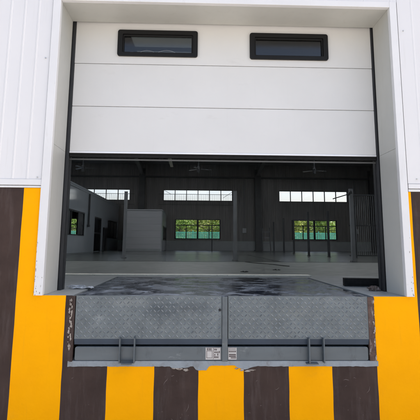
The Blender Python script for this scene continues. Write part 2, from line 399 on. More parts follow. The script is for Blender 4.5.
# body behind the paint
core = MB()
for x0, x1, z1 in ((-12, -OW - .001, .815), (OW + .001, 12, .815), (-OW, PX0 - .03, -.301), (PX1 + .03, OW, -.301), (PX0 - .03, PX1 + .03, PZ - .05)):
    core.box(x0, x1, .004, RD - .004, GZ, z1)
core.build('wall_body', 'greyconc', wall)
base.build('striped_base', ['yellow', 'brown'], wall)
def cladding(name, x0, x1, z0, z1, pitch, depth, rw):
    mb = MB(); prof = [(x0, 0)]
    x = x0 + pitch * .5
    while x < x1 - rw * 2:
        prof += [(x, 0), (x + rw * .3, -depth), (x + rw * .7, -depth), (x + rw, 0)]; x += pitch
    prof += [(x1, 0)]
    n = len(prof)
    mb.add([(a, -.004 + b, z0) for a, b in prof] + [(a, -.004 + b, z1) for a, b in prof] + [(x1, .03, z0), (x0, .03, z0), (x1, .03, z1), (x0, .03, z1)],
           [(i, i + 1, n + i + 1, n + i) for i in range(n - 1)] + [tuple(range(n))[::-1] + (2 * n + 1, 2 * n)])
    return mb.build(name, 'clad', wall)
CL = 5.6
cladding('cladding', -12, -1.47, .8905, CL, .115, .0045, .022)
cladding('cladding', 1.47, 12, .887, CL, .23, .0018, .02)
cladding('cladding', -1.468, 1.468, OH + .055, CL, .23, .002, .02)
m = MB()
m.box(-12, -1.467, -.012, .03, .842, .889); m.box(-12, -1.467, -.006, .03, .822, .838)
m.build('base_flashing', 'trim', wall, bevel=.002)
m = MB()
m.box(1.47, 12, -.012, .03, .846, .884); m.box(1.47, 12, -.006, .03, .822, .842)
m.build('base_flashing', 'trim', wall, bevel=.002)
m = MB(); m.box(-12, -1.465, .035, RD - .01, .9, CL); m.box(1.465, 12, .035, RD - .01, .9, CL); m.box(-1.464, 1.464, .035, RD - .01, OH + .06, CL)
m.box(-12, -1.465, .035, RD - .01, .816, .899); m.box(1.465, 12, .035, RD - .01, .816, .899)
m.build('inner_lining', 'lining', wall)
m = MB()
for x, z in ((1.512, 2.206), (1.545, .925), (-1.50, .905), (-1.50, 1.9)): m.tube([(x, -.003, z), (x, -.012, z)], .0055, 8)
m.build('screw', 'chain', wall)
# ragged grey ledge under the leveler: painted concrete, its lower edge runs unevenly over the stripes
random.seed(3)
low = []
N = 120
for k in range(N + 1):
    x = PX0 - .012 + (PX1 + .03 - PX0) * k / N
    d = -.512 + .005 * noise.noise((x * 9, 1, 0)) + .004 * noise.noise((x * 40, 5, 0))
    if -.42 < x < -.28: d -= .012 + .012 * noise.noise((x * 30, 2, 0))
    if -.24 < x < -.135: d -= .026 + .010 * noise.noise((x * 40, 9, 0)) 
    if -.13 < x < .07: d += .006
    if .08 < x < .2: d -= .022 * (1 - abs(x - .13) / .08) + .006 * noise.noise((x * 60, 3, 0))
    low.append((x, d))
poly = [(low[0][0], PZ + .001)]
m = MB()
for k in range(N):
    (xa, da), (xb, db) = low[k], low[k + 1]
    m.add([(xa, -.003, da), (xb, -.003, db), (xb, -.003, PZ), (xa, -.003, PZ), (xa, .12, PZ + .004), (xb, .12, PZ + .004), (xa, .001, da), (xb, .001, db)],
          [(0, 1, 2, 3), (3, 2, 5, 4), (6, 7, 1, 0)])
m.build('pit_ledge', 'greyconc', wall)
# torn paint showing pale concrete at the ledge
m = MB()
def flake(cx, cz, w, h, y=-.0045, seed=0, mi=0, n=11):
    vs = [(cx, y - .002, cz)]; 
    for k in range(n):
        t = 2 * math.pi * k / n; q = 1 + .75 * noise.noise((math.cos(t) * 1.3 + seed * 3.7, math.sin(t) * 1.3, seed))
        vs.append((cx + w / 2 * math.cos(t) * q, y, cz + h / 2 * math.sin(t) * q))
    m.add(vs, [(0, k + 1, (k + 1) % n + 1) for k in range(n)], mi)
for k, (cx, cz, w, h) in enumerate(((-.40, -.526, .03, .008), (-.355, -.530, .05, .014), (-.305, -.536, .04, .018), (.115, -.537, .03, .014), (.155, -.545, .05, .012), (.19, -.538, .06, .009), (.075, -.527, .03, .01))):
    flake(cx, cz, w, h, seed=k + 1)
m.build('torn_paint', 'chip', wall)
# chipped concrete on the left pit edge, rusty angle iron on both
m = MB()
N = 40
for side in (0, 1):
    L = []
    for k in range(N + 1):
        z = -.004 - (.474) * k / N
        if side == 0: a = PX0 - .038 + .012 * noise.noise((z * 25, 3, 0)) ; b = -1.153
        else: a = 1.094; b = 1.143 + .006 * noise.noise((z * 25, 8, 0))
        L.append((a, b, z))
    for k in range(N):
        a0, b0, z0 = L[k]; a1, b1, z1 = L[k + 1]
        ya = -.003 + .003 * noise.noise((z0 * 60, side, 1)); yb = -.003 + .003 * noise.noise((z1 * 60, side, 1))
        mi = 1 if side == 1 else 2
        m.add([(a1, -.002, z1), (b1, yb, z1), (b0, ya, z0), (a0, -.002, z0), (a0, .03, z0), (a1, .03, z1), (b0, .03, z0), (b1, .03, z1)], [(0, 1, 2, 3), (5, 0, 3, 4), (1, 7, 6, 2)], mi)
for k in range(26):
    z = -.03 - .36 * k / 25 + random.uniform(-.01, .01)
    flake(-1.180 + random.uniform(-.012, .008), z, random.uniform(.005, .016), random.uniform(.008, .034), y=-.0062, seed=20 + k, mi=0)
for k in range(12):
    flake(1.136 + random.uniform(-.006, .006), random.uniform(-.46, -.02), random.uniform(.006, .014), random.uniform(.01, .05), y=-.0062, seed=60 + k, mi=0)
m.build('pit_edge', ['chip', 'rust', 'brown'], wall)
# light scratches in the brown paint
m = MB(); random.seed(21)
for k in range(46):
    i = random.choice([1, 3, 5, 7]); x = random.uniform(bx(i, 0) + .03, bx(i + 1, 0) - .06); z = random.uniform(-1.1, -.57)
    a = random.choice([R(-20), R(55), R(-25), R(10)]) + random.gauss(0, .15); L = random.choice([.005, .006, .01, .02, .05]) * random.uniform(.6, 1.4); t = random.uniform(.0005, .0011)
    n = 5; P = []; Q = []
    for q in range(n + 1):
        u = q / n; cx = x + math.cos(a) * L * u - math.sin(a) * .004 * math.sin(u * 5 + k); cz = z + math.sin(a) * L * u + math.cos(a) * .004 * math.sin(u * 5 + k)
        ww = t * (1 - abs(2 * u - 1)) + .0002
        P.append((cx - math.sin(a) * ww, -.0012, cz + math.cos(a) * ww)); Q.append((cx + math.sin(a) * ww, -.0012, cz - math.cos(a) * ww))
    m.add(P + Q, [(q, n + 1 + q, n + 2 + q, q + 1) for q in range(n)])
m.build('scratches', 'scratch', wall)
# pit walls
m = MB()
m.box(PX0 - .03, PX0, .03, 2.085, PZ - .04, -.301); m.box(PX1, PX1 + .03, .03, 2.085, PZ - .04, -.301)
m.box(PX0, PX1, 2.05, 2.085, PZ - .04, -.301); m.box(PX0, PX1, .13, 2.05, PZ - .045, PZ - .005)
m.build('pit_lining', 'cavity', wall)

# ------------------------------------------------------------------ the door surround
sur = thing('door_surround', (0, 0, 0), 'white sheet metal surround framing the deep dock door opening', 'door frame')
m = MB()
m.box(-1.466, -OW, -.016, .03, .0, OH + .052); m.box(OW, 1.462, -.016, .03, 0, OH + .052); m.box(-OW, OW, -.016, .03, OH, OH + .052)
m.build('face_trim', 'trim', sur, bevel=.003)
m = MB(); random.seed(31)
for k in range(34):
    lft = k < 24; e = random.random()
    cx = (-1.466 + .008 * random.random() if e < .6 else random.uniform(-1.46, -1.41)) if lft else random.uniform(1.44, 1.46)
    z_ = random.random() ** 1.6 * (.5 if e < .6 else .13) + .004
    flake(cx, z_, random.uniform(.002, .006), random.uniform(.004, .018), y=-.0166, seed=100 + k)
m.build('worn_spots', 'chip', sur)
for x0, x1 in ((-1.42, -OW), (OW, 1.42)):
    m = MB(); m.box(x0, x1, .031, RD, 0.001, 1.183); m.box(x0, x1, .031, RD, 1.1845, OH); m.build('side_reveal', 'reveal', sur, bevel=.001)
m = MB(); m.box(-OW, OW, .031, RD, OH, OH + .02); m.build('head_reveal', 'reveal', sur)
m = MB(); m.box(-1.45, -1.403, RD + .001, RD + .02, 0, OH + .05); m.box(1.403, 1.45, RD + .001, RD + .02, 0, OH + .05)
m.build('inner_edge', 'track', sur)

# ------------------------------------------------------------------ the sectional door
DY = .405
door = thing('sectional_door', (0, DY, 1.18), 'white sectional dock door rolled half way up, with two black framed windows', 'door')
DX0, DX1 = -1.372, 1.384
wins = ((-.985, -.245, 2.095, 2.35), (.24, .975, 2.088, 2.345))
for z0, z1 in ((1.2, 1.612), (1.617, 2.018), (2.023, 2.435), (2.44, 2.85)):
    m = MB()
    if z0 == 2.023: grid_wall(m, [DX0, DX1], [z0, z1], [(a + .03, b - .03, c + .03, d - .03) for a, b, c, d in wins], lambda a, b, c, d: m.box(a, b, DY, DY + .04, c, d))
    else: m.box(DX0, DX1, DY, DY + .04, z0, z1)
    m.build('door_panel', 'door', door, bevel=.002 if z0 != 2.023 else 0)
m = MB(); m.box(DX0, DX1, DY + .006, DY + .034, 1.6125, 1.6165); m.box(DX0, DX1, DY + .006, DY + .034, 2.0185, 2.0225); m.build('hinge_joint', 'jointgrey', door)
m = MB(); m.box(DX0, DX1, DY - .004, DY + .045, 1.183, 1.199); m.build('bottom_rail', 'alu', door, bevel=.002)
m = MB(); m.box(DX0, DX1, DY + .002, DY + .04, 1.150, 1.183); m.box(DX0, DX1, DY - .006, DY + .002, 1.172, 1.183)
m.build('rubber_seal', 'rubber', door, bevel=.003)
m = MB(); m.box(DX0 - .01, DX1 + .01, DY + .044, DY + .05, 1.128, 1.142); m.build('seal_lip', 'frame_steel', door)
for k, (a, b, c, d) in enumerate(wins):
    m = MB(); o_ = rrect(a, b, c, d, .022); i_ = rrect(a + .05, b - .05, c + .05, d - .045, .008); i2 = rrect(a + .062, b - .062, c + .035, d - .06, .006)
    i_ = rrect(a + .046, b - .046, c + .036, d - .04, .008)
    ring(m, o_, i_, DY - .022, DY + .05)
    i3 = rrect(a + .058, b - .058, c + .03 + .014, d - .056, .006)
    ring(m, i_, i3, DY - .008, DY + .012)
    fr = m.build('window_frame', 'plastic', door, bevel=.003)
    m = MB(); m.box(a + .046, b - .046, DY + .013, DY + .019, c + .036, d - .04); m.build('pane', 'doorglass', fr)
    # thin pale arcs along the lower edge of the pane
    m = MB()
    if k == 0:
        for xa, xb, h in ((a + .20, a + .345, .022), (a + .365, a + .54, .026), (a + .07, a + .19, .006)):
            m.tube([(xa + (xb - xa) * q / 20, DY + .010, c + .044 + h * math.sin(math.pi * q / 20) ** .8) for q in range(21)], .0012, 5)
        m.build('pane_arcs', 'film', fr)
# vertical guides and rubber side seals
for x0, x1, xs in ((-1.402, -1.374, -1), (1.3855, 1.402, 1)):
    m = MB(); m.box(x0, x1, DY - .012, DY + .03, 0, OH + .3)
    m.box(x0 - (.12 if xs < 0 else 0), x1 + (.12 if xs > 0 else 0), DY + .055, DY + .10, 0.0, OH + .3)  # back flange, widened out of sight to stop light leaking past the door
    m.build('guide_track', 'track', door, bevel=.002)

# ------------------------------------------------------------------ the dock leveler
LX0, LX1 = -1.1465, 1.0928
lev = thing('dock_leveler', (0, 1, PZ), 'grey checker plate dock leveler with worn wet deck, set into the striped wall', 'dock leveler')
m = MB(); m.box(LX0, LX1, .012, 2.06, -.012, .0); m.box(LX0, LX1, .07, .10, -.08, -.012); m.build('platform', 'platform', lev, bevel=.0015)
def lugs(mb, x0, x1, v0, v1, pitch, put):
    nx = int((x1 - x0) / pitch); nv = int((v1 - v0) / pitch)
    for i in range(nx):
        for j in range(nv):
            cx = x0 + (i + .5) * (x1 - x0) / nx; cv = v0 + (j + .5) * (v1 - v0) / nv
            a = R(45) if (i + j) % 2 else R(-45)
            L, W = pitch * .50, pitch * .155
            ca, sa = math.cos(a), math.sin(a)
            e = [(L, 0), (L * .45, W), (-L * .45, W), (-L, 0), (-L * .45, -W), (L * .45, -W)]
            t = [(L * .45, 0), (-L * .45, 0)]
            P = [put(cx + u * ca - v * sa, cv + u * sa + v * ca, 0) for u, v in e] + [put(cx + u * ca - v * sa, cv + u * sa + v * ca, 1) for u, v in t]
            mb.add(P, [(0, 1, 6), (1, 2, 7, 6), (2, 3, 7), (3, 4, 7), (4, 5, 6, 7), (5, 0, 6)])
for x0, x1 in ((LX0, -.0375), (.0125, LX1)):
    m = MB(); m.box(x0, x1, .0, .012, -.3155, -.0005)
    m.build('lip_plate', 'steel', lev); m = MB()
    lugs(m, x0 + .006, x1 - .006, -.312, -.006, .0285, lambda a, b, h: (a, -.0003 - h * .0034, b))
    ch_ = m.build('tread', 'lug', lev)
m = MB(); m.add([(LX0, .0, -.316), (LX1, .0, -.316), (LX1, .012, -.358), (LX0, .012, -.358), (LX0, .05, -.316), (LX1, .05, -.316), (LX1, .05, -.358), (LX0, .05, -.358)],
                [(0, 3, 2, 1), (0, 1, 5, 4), (3, 7, 6, 2), (4, 5, 6, 7), (0, 4, 7, 3), (1, 2, 6, 5)])
m.build('lip_edge', 'lipedge', lev)
m = MB(); m.box(-.035, .007, -.012, .02, -.475, -.004); m.build('centre_bar', 'beam', lev, bevel=.003)
m = MB(); m.tube([(-.052, .0, -.104), (-.052, -.0035, -.104)], .010, 14); m.build('lip_hole', 'cavity', lev)
m = MB(); m.prism(rrect(-1.139, 1.084, -.4725, -.373, .014, 4), .004, .1); m.build('front_beam', 'beam', lev, bevel=.004)
m = MB(); m.box(-1.143, 1.088, .012, .11, -.4735, -.371); m.build('beam_shadow_gap', 'cavity', lev)
bs = [o for o in lev.children if o.name == 'beam_shadow_gap'][0]; bpy.data.objects.remove(bs)
for a, b, ex in ((-.804, -.685, 0), (.617, .738, -.02)):
    m = MB(); m.box(a, a + .010, -.046, .004, -.481, -.302); m.box(b - .010, b, -.046, .004, -.481, -.302)
    m.box(a + (.02 if ex == 0 else ex), b - (.02 if ex == 0 else .05), -.048, .002, -.489, -.4815)
    if ex == 0: m.box(a + .0105, b - .0105, -.044, .002, -.4815, -.476)
    m.build('lip_keeper', 'keeper', lev, bevel=.002)
m = MB()
m.box(LX0, LX1, .13, .14, -.44, -.02)  # near-black sheet standing in for the shade inside the pit
m.build('pit_shadow_plate', 'cavity', lev)
lev.children[-1].name = 'pit_shade_plate'
# small light stickers on the front beam: pictogram panels and rows of small print
def sticker(x0, x1, z0, z1, marks):
    m = MB(); m.box(x0, x1, .0015, .004, z0, z1); st = m.build('warning_label', 'label', lev)
    m = MB()
    for a, b, c, d in marks: m.box(x0 + a * (x1 - x0), x0 + b * (x1 - x0), .0005, .0015, z0 + c * (z1 - z0), z0 + d * (z1 - z0))
    m.build('print', 'ink', st)
random.seed(11)
mk = [(.04, .96, .955, .985), (.5, .53, .04, .95), (.06, .44, .70, .74), (.06, .44, .12, .15), (.06, .09, .15, .70), (.42, .44, .15, .70)]
for x in (.08, .2, .31): mk += [(x, x + .08, .78, .92)]
for r in range(4):
    for c in range(4):
        if random.random() < .75: mk.append((.58 + c * .1, .64 + c * .1 + random.uniform(0, .02), .12 + r * .21, .24 + r * .21 + random.uniform(0, .05)))
sticker(-.158, -.045, -.464, -.377, mk)
mk = [(.04, .96, .955, .985), (.08, .92, .36, .46), (.08, .92, .22, .32), (.3, .95, .10, .18)]
for c in range(5): mk += [(.08 + c * .18, .2 + c * .18, .60, .74), (.1 + c * .17, .17 + c * .17, .80, .9)]
sticker(.013, .076, -.464, -.377, mk)

# ------------------------------------------------------------------ things lying by the door
m = MB(); m.box(-.19, .19, -.05, .05, 0, .075); m.box(-.17, .17, -.055, -.05, .02, .055)
o = one(m, 'rubber_block', 'rubber', (1.40, .93, .0), bevel=.008); tag(o, 'long black rubber block lying on the floor inside the right door jamb', 'rubber block')
o.rotation_euler.z = R(-8)
def crumple(name, m_, loc, sx, sy, sz, seed, label, cat):
    mb = MB(); n = 18; vs = []; fs = []
    for i in range(n + 1):
        for j in range(n):
            t = math.pi * i / n; p = 2 * math.pi * j / n
            d = Vector((math.sin(t) * math.cos(p), math.sin(t) * math.sin(p), math.cos(t)))
            q = 1 + .45 * noise.noise(d * 2.2 + Vector((seed, 0, 0))) + .25 * noise.noise(d * 6 + Vector((0, seed, 0)))
            vs.append((d.x * sx * q, d.y * sy * q, max(0, d.z * sz * q + sz * .7)))
    for i in range(n):
        for j in range(n): fs.append((i * n + j, (i + 1) * n + j, (i + 1) * n + (j + 1) % n, i * n + (j + 1) % n))
    mb.add(vs, fs); o = one(mb, name, m_, loc); tag(o, label, cat); return o
crumple('rag', 'rag', (1.325, .47, .0), .05, .035, .024, 4, 'crumpled rusty brown rag at the foot of the right door jamb', 'rag')
m = MB()
random.seed(5)
for k in range(6):
    pts = []; a = random.uniform(0, 6)
    for q in range(18):
        t = q / 17 * 5 + a
        pts.append((-.05 + .12 * q / 17 + .035 * math.cos(t * 1.3), .04 * math.sin(t) + random.uniform(-.006, .006), .008 + .018 * abs(math.sin(t * .9 + k))))
    m.tube(pts, .0028, 5)
n = 10
vs = [(x * .02 - .02, y * .012 - .05, .004 + .022 * abs(noise.noise((x * .8, y * .8, 1)))) for x in range(n) for y in range(n)]
m.add(vs, [(i * n + j, (i + 1) * n + j, (i + 1) * n + j + 1, i * n + j + 1) for i in range(n - 1) for j in range(n - 1)])
o = one(m, 'crumpled_film', 'film', (-1.30, .55, 0)); tag(o, 'crumpled pale packing film lying at the foot of the left door jamb', 'packing film')
# chain of the hand hoist beside the right guide
m = MB()
z = 1.1
while z > .36:
    for ang in (0, 1):
        pts = []
        for q in range(9):
            t = 2 * math.pi * q / 8
            a_ = .007 * math.cos(t); b_ = .013 * math.sin(t)
            pts.append((a_ if ang == 0 else 0, a_ if ang else 0, z + b_ - ang * .019))
        m.tube(pts, .0024, 5, cap=False)
    z -= .038
o = one(m, 'hoist_chain', 'chain', (1.432, .56, 0)); tag(o, 'thin galvanised hand chain hanging inside the right door jamb', 'chain')
m = MB(); m.tube([(0, 0, 1.1), (0, 0, OH + .3)], .004, 6)
for k, (x, y, s, lab) in enumerate(((1.04, 3.8, .06, 'small dark scrap on the floor beyond the pale strip, right of the other scrap'), (.47, 3.25, .05, 'small dark scrap just beyond the pale floor strip, left of the other scrap'))):
    m = MB()
    for q in range(5):
        t = q * 1.3 + k; m.bar((-.05 + .022 * q, .03 * math.sin(t), .006), (-.03 + .022 * q, .04 * math.cos(t), .016 if q % 2 else .008), .024, .006)
    tag(one(m, 'scrap', 'scrap', (x, y, -.006)), lab, 'scrap', 'scraps on the hall floor')
m = MB(); m.tube([(.9, 7.1, .008), (1.05, 6.5, .008), (1.3, 5.9, .008), (1.42, 5.3, .008), (1.5, 5.1, .008)], .007, 8)
tag(one(m, 'hose', 'scrap', (0, 0, -.006)), 'thin dark hose lying on the hall floor in the middle distance', 'hose')

# ------------------------------------------------------------------ the hall: far wall, side walls, roof
far = thing('rear_wall', (0, FY, 0), 'dark ribbed far wall of the hall with high bright windows and lower windows onto greenery', 'wall')
cl = [(-9.0, -4.44), (-2.288, 2.138), (5.173, 9.62)]; CZ0, CZ1 = 3.12, 3.825
lw = [(-8.98, -6.08), (-1.524, 1.381), (5.96, 8.865)]; LZ0, LZ1 = .69, 1.945
holes = [(a, b, CZ0, CZ1) for a, b in cl] + [(a, b, LZ0, LZ1) for a, b in lw]
m = MB(); grid_wall(m, [XL, XR], [.58, 5.7], holes, lambda a, b, c, d: m.box(a, b, FY, FY + .12, c, d)); m.build('ribbed_panel', 'lining', far)
m = MB(); m.box(XL, XR, FY - .03, FY + .12, -.006, .578); m.box(XL, XR, FY - .045, FY - .03, .55, .578); m.build('plinth', 'plinth', far)
m = MB(); m.box(XL, XR, FY - .14, FY - .002, 4.60, 4.70); m.build('wall_beam', 'frame_steel', far)
for k, (a, b) in enumerate(cl):
    m = MB(); t = .05
    m.box(a, b, FY - .02, FY + .08, CZ0, CZ0 + t * .6); m.box(a, b, FY - .02, FY + .08, CZ1 - t * .6, CZ1)
    for q in range(7):
        x = a + (b - a) * q / 6; m.box(max(a, x - .022), min(b, x + .022), FY - .018, FY + .078, CZ0 + t * .6, CZ1 - t * .6)
    fr = m.build('window_frame', 'window_frame', far)
    m = MB(); m.box(a + .02, b - .02, FY + .03, FY + .036, CZ0 + .01, CZ1 - .01); m.build('pane', 'glass', fr)
    if k < 2:
        m = MB(); n = int((b - a) / .115)
        for q in range(n + 1):
            x = a + (b - a) * q / n; m.box(x - .006, x + .006, FY - .10, FY - .088, CZ0 - .25, CZ0 + .40)
        m.box(a - .3, b + .3, FY - .105, FY - .085, CZ0 + .40, CZ0 + .425); m.box(a - .3, b + .3, FY - .105, FY - .085, CZ0 - .27, CZ0 - .25)
        if k == 1:
            m.bar((a + .05, FY - .07, CZ1 - .05), (a + .5, FY - .07, CZ0 + .4), .02); m.bar((b - .02, FY - .07, CZ1 - .12), (b - .6, FY - .07, CZ0 + .2), .02)
        m.build('guard_rail', 'frame_steel', fr)
for k, (a, b) in enumerate(lw):
    m = MB(); m.box(a, b, FY - .02, FY + .08, LZ0, LZ0 + .05); m.box(a, b, FY - .02, FY + .08, LZ1 - .04, LZ1); m.box(a, b, FY - .02, FY + .08, 1.545, 1.60)
    for x, t in ((a + .03, .06), (a + (b - a) * .25, .05), (a + (b - a) * .5, .11), (a + (b - a) * .75, .05), (b - .03, .06)):
        for z0, z1 in ((LZ0 + .05, 1.545), (1.60, LZ1 - .04)):
            if z0 > 1.5 and t == .05: continue
            m.box(x - t / 2, x + t / 2, FY - .018, FY + .078, z0, z1)
    fr = m.build('window_frame', 'window_frame', far)
    m = MB(); m.box(a + .02, b - .02, FY + .03, FY + .036, LZ0 + .02, LZ1 - .02); m.build('pane', 'glass', fr)
    m = MB(); n = 26
    for q in range(1, n):
        x = a + (b - a) * q / n; m.box(x - .006, x + .006, FY + .15, FY + .16, LZ0 + .03, LZ0 + .6)
    m.box(a, b, FY + .148, FY + .162, LZ0 + .6, LZ0 + .62)
    m.build('outer_grille', 'frame_steel', fr)
side = []
for nm, x0, x1, lab in (('side_wall', XL - .12, XL, 'dark ribbed side wall at the left end of the hall'), ('side_wall', XR, XR + .12, 'dark ribbed side wall at the right end of the hall')):
    m = MB(); m.box(x0, x1, RD, FY + .12, -1.25, 5.6); tag(one(m, nm, 'liningside'), lab, 'wall', 'side walls of the hall')
roof = thing('hall_roof', (0, 13, 5.5), 'dark sheet metal roof with purlins over the hall', 'roof')
RZ = 5.45; RG = 6.75
zr_ = lambda y: RZ + (RG - RZ) * (1 - abs(y - 13.3) / 13.6)
def slope(mb, x0, x1, ya, yb, dz=0, t=.12):
    if yb - ya < .01: return
    za, zb = zr_(ya) + dz, zr_(yb) + dz
    mb.add([(x0, ya, za), (x1, ya, za), (x1, yb, zb), (x0, yb, zb), (x0, ya, za + t), (x1, ya, za + t), (x1, yb, zb + t), (x0, yb, zb + t)],
           [(0, 3, 2, 1), (4, 5, 6, 7), (0, 1, 5, 4), (2, 3, 7, 6), (0, 4, 7, 3), (1, 2, 6, 5)])
m = MB(); SK = [(-9.6, -6.4), (-2.2, 1.0), (5.2, 8.4)]; sky_y = [(2.5, 11.5), (14.5, 19.5)]
def put(a, b, c, d):
    for lo, hi in ((c, min(d, 13.3)), (max(c, 13.3), d)): slope(m, a, b, lo, hi)
grid_wall(m, [XL - .3, XR + .3], [-.3, FY + .4], [(a, b, c, d) for a, b in SK for c, d in sky_y], put)
m.build('roof_sheet', 'roof', roof)
for a, b in SK:
    for c, d in sky_y: m = MB(); slope(m, a, b, c, d, .04, .01); m.build('added_skylight', 'added_skylight', roof)  # unseen panels, added to let more daylight into the hall
m = MB()
for k in range(20):
    y = .6 + k * 1.37
    zr = RZ + (RG - RZ) * (1 - abs(y - 13.3) / 13.6) - .12
    m.box(XL, XR, y, y + .06, zr, zr + .11)
m.build('purlins', 'frame_steel', roof)
# portal frames
for x, lab in ((-3.66, 'dark steel portal frame against the far wall, behind the pale cabin'), (3.77, 'dark steel portal frame against the far wall, between the middle and right windows'), (11.2, 'dark steel portal frame against the far wall, right of all the windows'),
               (-10.9, 'dark steel portal frame against the far wall, beyond the blue grey office')):
    pf = thing('portal_frame', (x, FY - .3, 0), lab, 'steel frame', 'portal frames of the hall')
    m = MB(); m.box(x - .19, x + .19, FY - .06, FY - .045, -.006, 5.2); m.box(x - .19, x + .19, FY - .36, FY - .345, -.006, 4.75); m.box(x - .01, x + .01, FY - .344, FY - .061, -.006, 4.75)
    m.build('column', 'frame_steel', pf)
    m = MB()
    def I(ya, za, yb, zb, dep, fl):   # rafter piece between two depth stations: bottom flange, web
        m.add([(x - fl, ya, za), (x + fl, ya, za), (x + fl, yb, zb), (x - fl, yb, zb), (x - fl, ya, za + .02), (x + fl, ya, za + .02), (x + fl, yb, zb + .02), (x - fl, yb, zb + .02)],
              [(0, 3, 2, 1), (4, 5, 6, 7), (0, 1, 5, 4), (2, 3, 7, 6), (0, 4, 7, 3), (1, 2, 6, 5)])
        m.add([(x - .01, ya, za + .02), (x + .01, ya, za + .02), (x + .01, yb, zb + .02), (x - .01, yb, zb + .02), (x - .01, ya, dep[0]), (x + .01, ya, dep[0]), (x + .01, yb, dep[1]), (x - .01, yb, dep[1])],
              [(0, 4, 7, 3), (1, 2, 6, 5), (0, 1, 5, 4), (2, 3, 7, 6)])
    rz = lambda y: RZ + (RG - RZ) * (1 - abs(y - 13.3) / 13.6) - .13
    I(FY - .06, 4.75, 23.0, 5.15, (rz(FY - .06), rz(23.0)), .11)
    I(23.0, 5.15, 13.3, 6.15, (rz(23.0), rz(13.3)), .10)
    I(13.3, 6.15, .6, 5.0, (rz(13.3), rz(.6)), .10)
    m.build('rafter', 'rafter', pf)
    m = MB(); m.box(x - .25, x + .25, FY - .42, FY - .035, -.006, .03); m.build('base_plate', 'frame_steel', pf)
# ceiling fans
def fan_thing(x, y, z, lab):
    f = thing('ceiling_fan', (x, y, z), lab, 'ceiling fan', 'ceiling fans of the hall')
    m = MB(); m.tube([(x, y, z), (x, y, 5.9)], .035, 8); m.build('stem', 'darkpost', f)
    m = MB(); m.tube([(x, y, z - .18), (x, y, z - .16), (x, y, z + .1), (x, y, z + .16)], [.06, .085, .085, .04], 14); m.build('motor', 'darkpost', f)
    for k in range(3):
        a = R(15 + 120 * k); c, s_ = math.cos(a), math.sin(a)
        m = MB()
        P = [(.1, -.04), (.68, -.06), (.68, .04), (.1, .03)]
        m.add([(x + u * c - v * s_, y + u * s_ + v * c, z + .0 + v * .2) for u, v in P] + [(x + u * c - v * s_, y + u * s_ + v * c, z + .012 + v * .2) for u, v in P],
              [(0, 3, 2, 1), (4, 5, 6, 7), (0, 1, 5, 4), (1, 2, 6, 5), (2, 3, 7, 6), (3, 0, 4, 7)])
        m.build('blade', 'post', f)
    return f
f0 = fan_thing(-.1, 20, 4.15, 'ceiling fan under the dark roof, the middle one, above the middle windows')
copy_tree(f0, (5.85, 20, 4.15), 'ceiling fan under the dark roof, the right one, above the right windows')
copy_tree(f0, (-5.95, 20, 4.15), 'ceiling fan under the dark roof, the left one, over the blue grey office')
t = thing('batten_light', (-1.58, 20.8, 4.6), 'unlit white batten light hanging under the roof left of the middle fan', 'ceiling light')
m = MB(); m.box(-1.66, -1.50, 19.4, 22.3, 4.62, 4.70); m.build('housing', 'white_fitting', t, bevel=.01)
for y in (19.9, 21.8): m = MB(); m.tube([(-1.58, y, 4.7), (-1.58, y, 5.8)], .008, 6); m.build('hanger', 'darkpost', t)

# ------------------------------------------------------------------ the office block along the left
OX = -5.1
off = thing('office_block', (OX, 18, 0), 'flat roofed blue grey office block built inside the hall on the left', 'building')
oh = [(14.0, 17.3, .70, 1.71), (19.35, 21.1, .0, 1.67), (22.85, 26.1, .68, 1.68)]
m = MB(); grid_wall(m, [9.5, FY - .04], [0, 2.62], oh, lambda a, b, c, d: m.box(OX - .10, OX, a, b, c, d))
m.box(XL + .02, OX - .10, 9.5, 9.6, 0, 2.62); m.build('wall', 'office', off)
m = MB(); m.box(XL + .02, OX + .02, 9.45, FY - .05, 2.62, 2.70); m.box(OX - .05, OX + .03, 9.45, FY - .05, 2.70, 2.765); m.build('roof', 'office', off)
for k, (a, b, c, d) in enumerate((oh[0], oh[2])):
    m = MB(); m.box(OX - .08, OX - .02, a, b, c, c + .05); m.box(OX - .08, OX - .02, a, b, d - .05, d)
    for q in range(4):
        y = a + (b - a) * q / 3; m.box(OX - .078, OX - .022, max(a, y - .04), min(b, y + .04), c + .05, d - .05)
    fr = m.build('window', 'window_frame', off)
    for q in range(3):
        if k == 0 and q == 1: continue
        m = MB(); y0 = a + (b - a) * q / 3; m.box(OX - .055, OX - .045, y0 + .04, y0 + (b - a) / 3 - .04, c + .05, d - .05)
        m.build('dark_pane', 'film_glass', fr)
a, b, c, d = oh[1]
m = MB(); m.box(OX - .09, OX - .01, a, a + .08, 0, d); m.box(OX - .09, OX - .01, b - .08, b, 0, d); m.box(OX - .09, OX - .01, a + .08, b - .08, d - .08, d); m.box(OX - .09, OX - .01, a + .08, b - .08, .85, .93)
dr = m.build('door', 'window_frame', off)
m = MB(); m.box(OX - .055, OX - .045, a + .08, b - .08, .0, .85); m.box(OX - .055, OX - .045, a + .08, b - .08, .93, d - .08); m.build('pane', 'film_glass', dr)
m = MB(); m.tube([(OX + .06, 17.8, 2.6), (OX + .06, 17.8, 1.21)], .04, 8); m.box(OX, OX + .12, 17.72, 17.88, 1.12, 1.21); m.build('downpipe', 'darkpost', off)
m = MB(); m.box(OX + .01, OX + .09, 21.45, 22.35, 0, 1.22); m.box(OX + .09, OX + .10, 21.5, 21.88, .05, 1.17); m.box(OX + .09, OX + .10, 21.92, 22.3, .05, 1.17)
tag(one(m, 'cabinet', 'window_frame', bevel=.01), 'low shallow dark cabinet standing against the office block right of its door', 'cabinet')

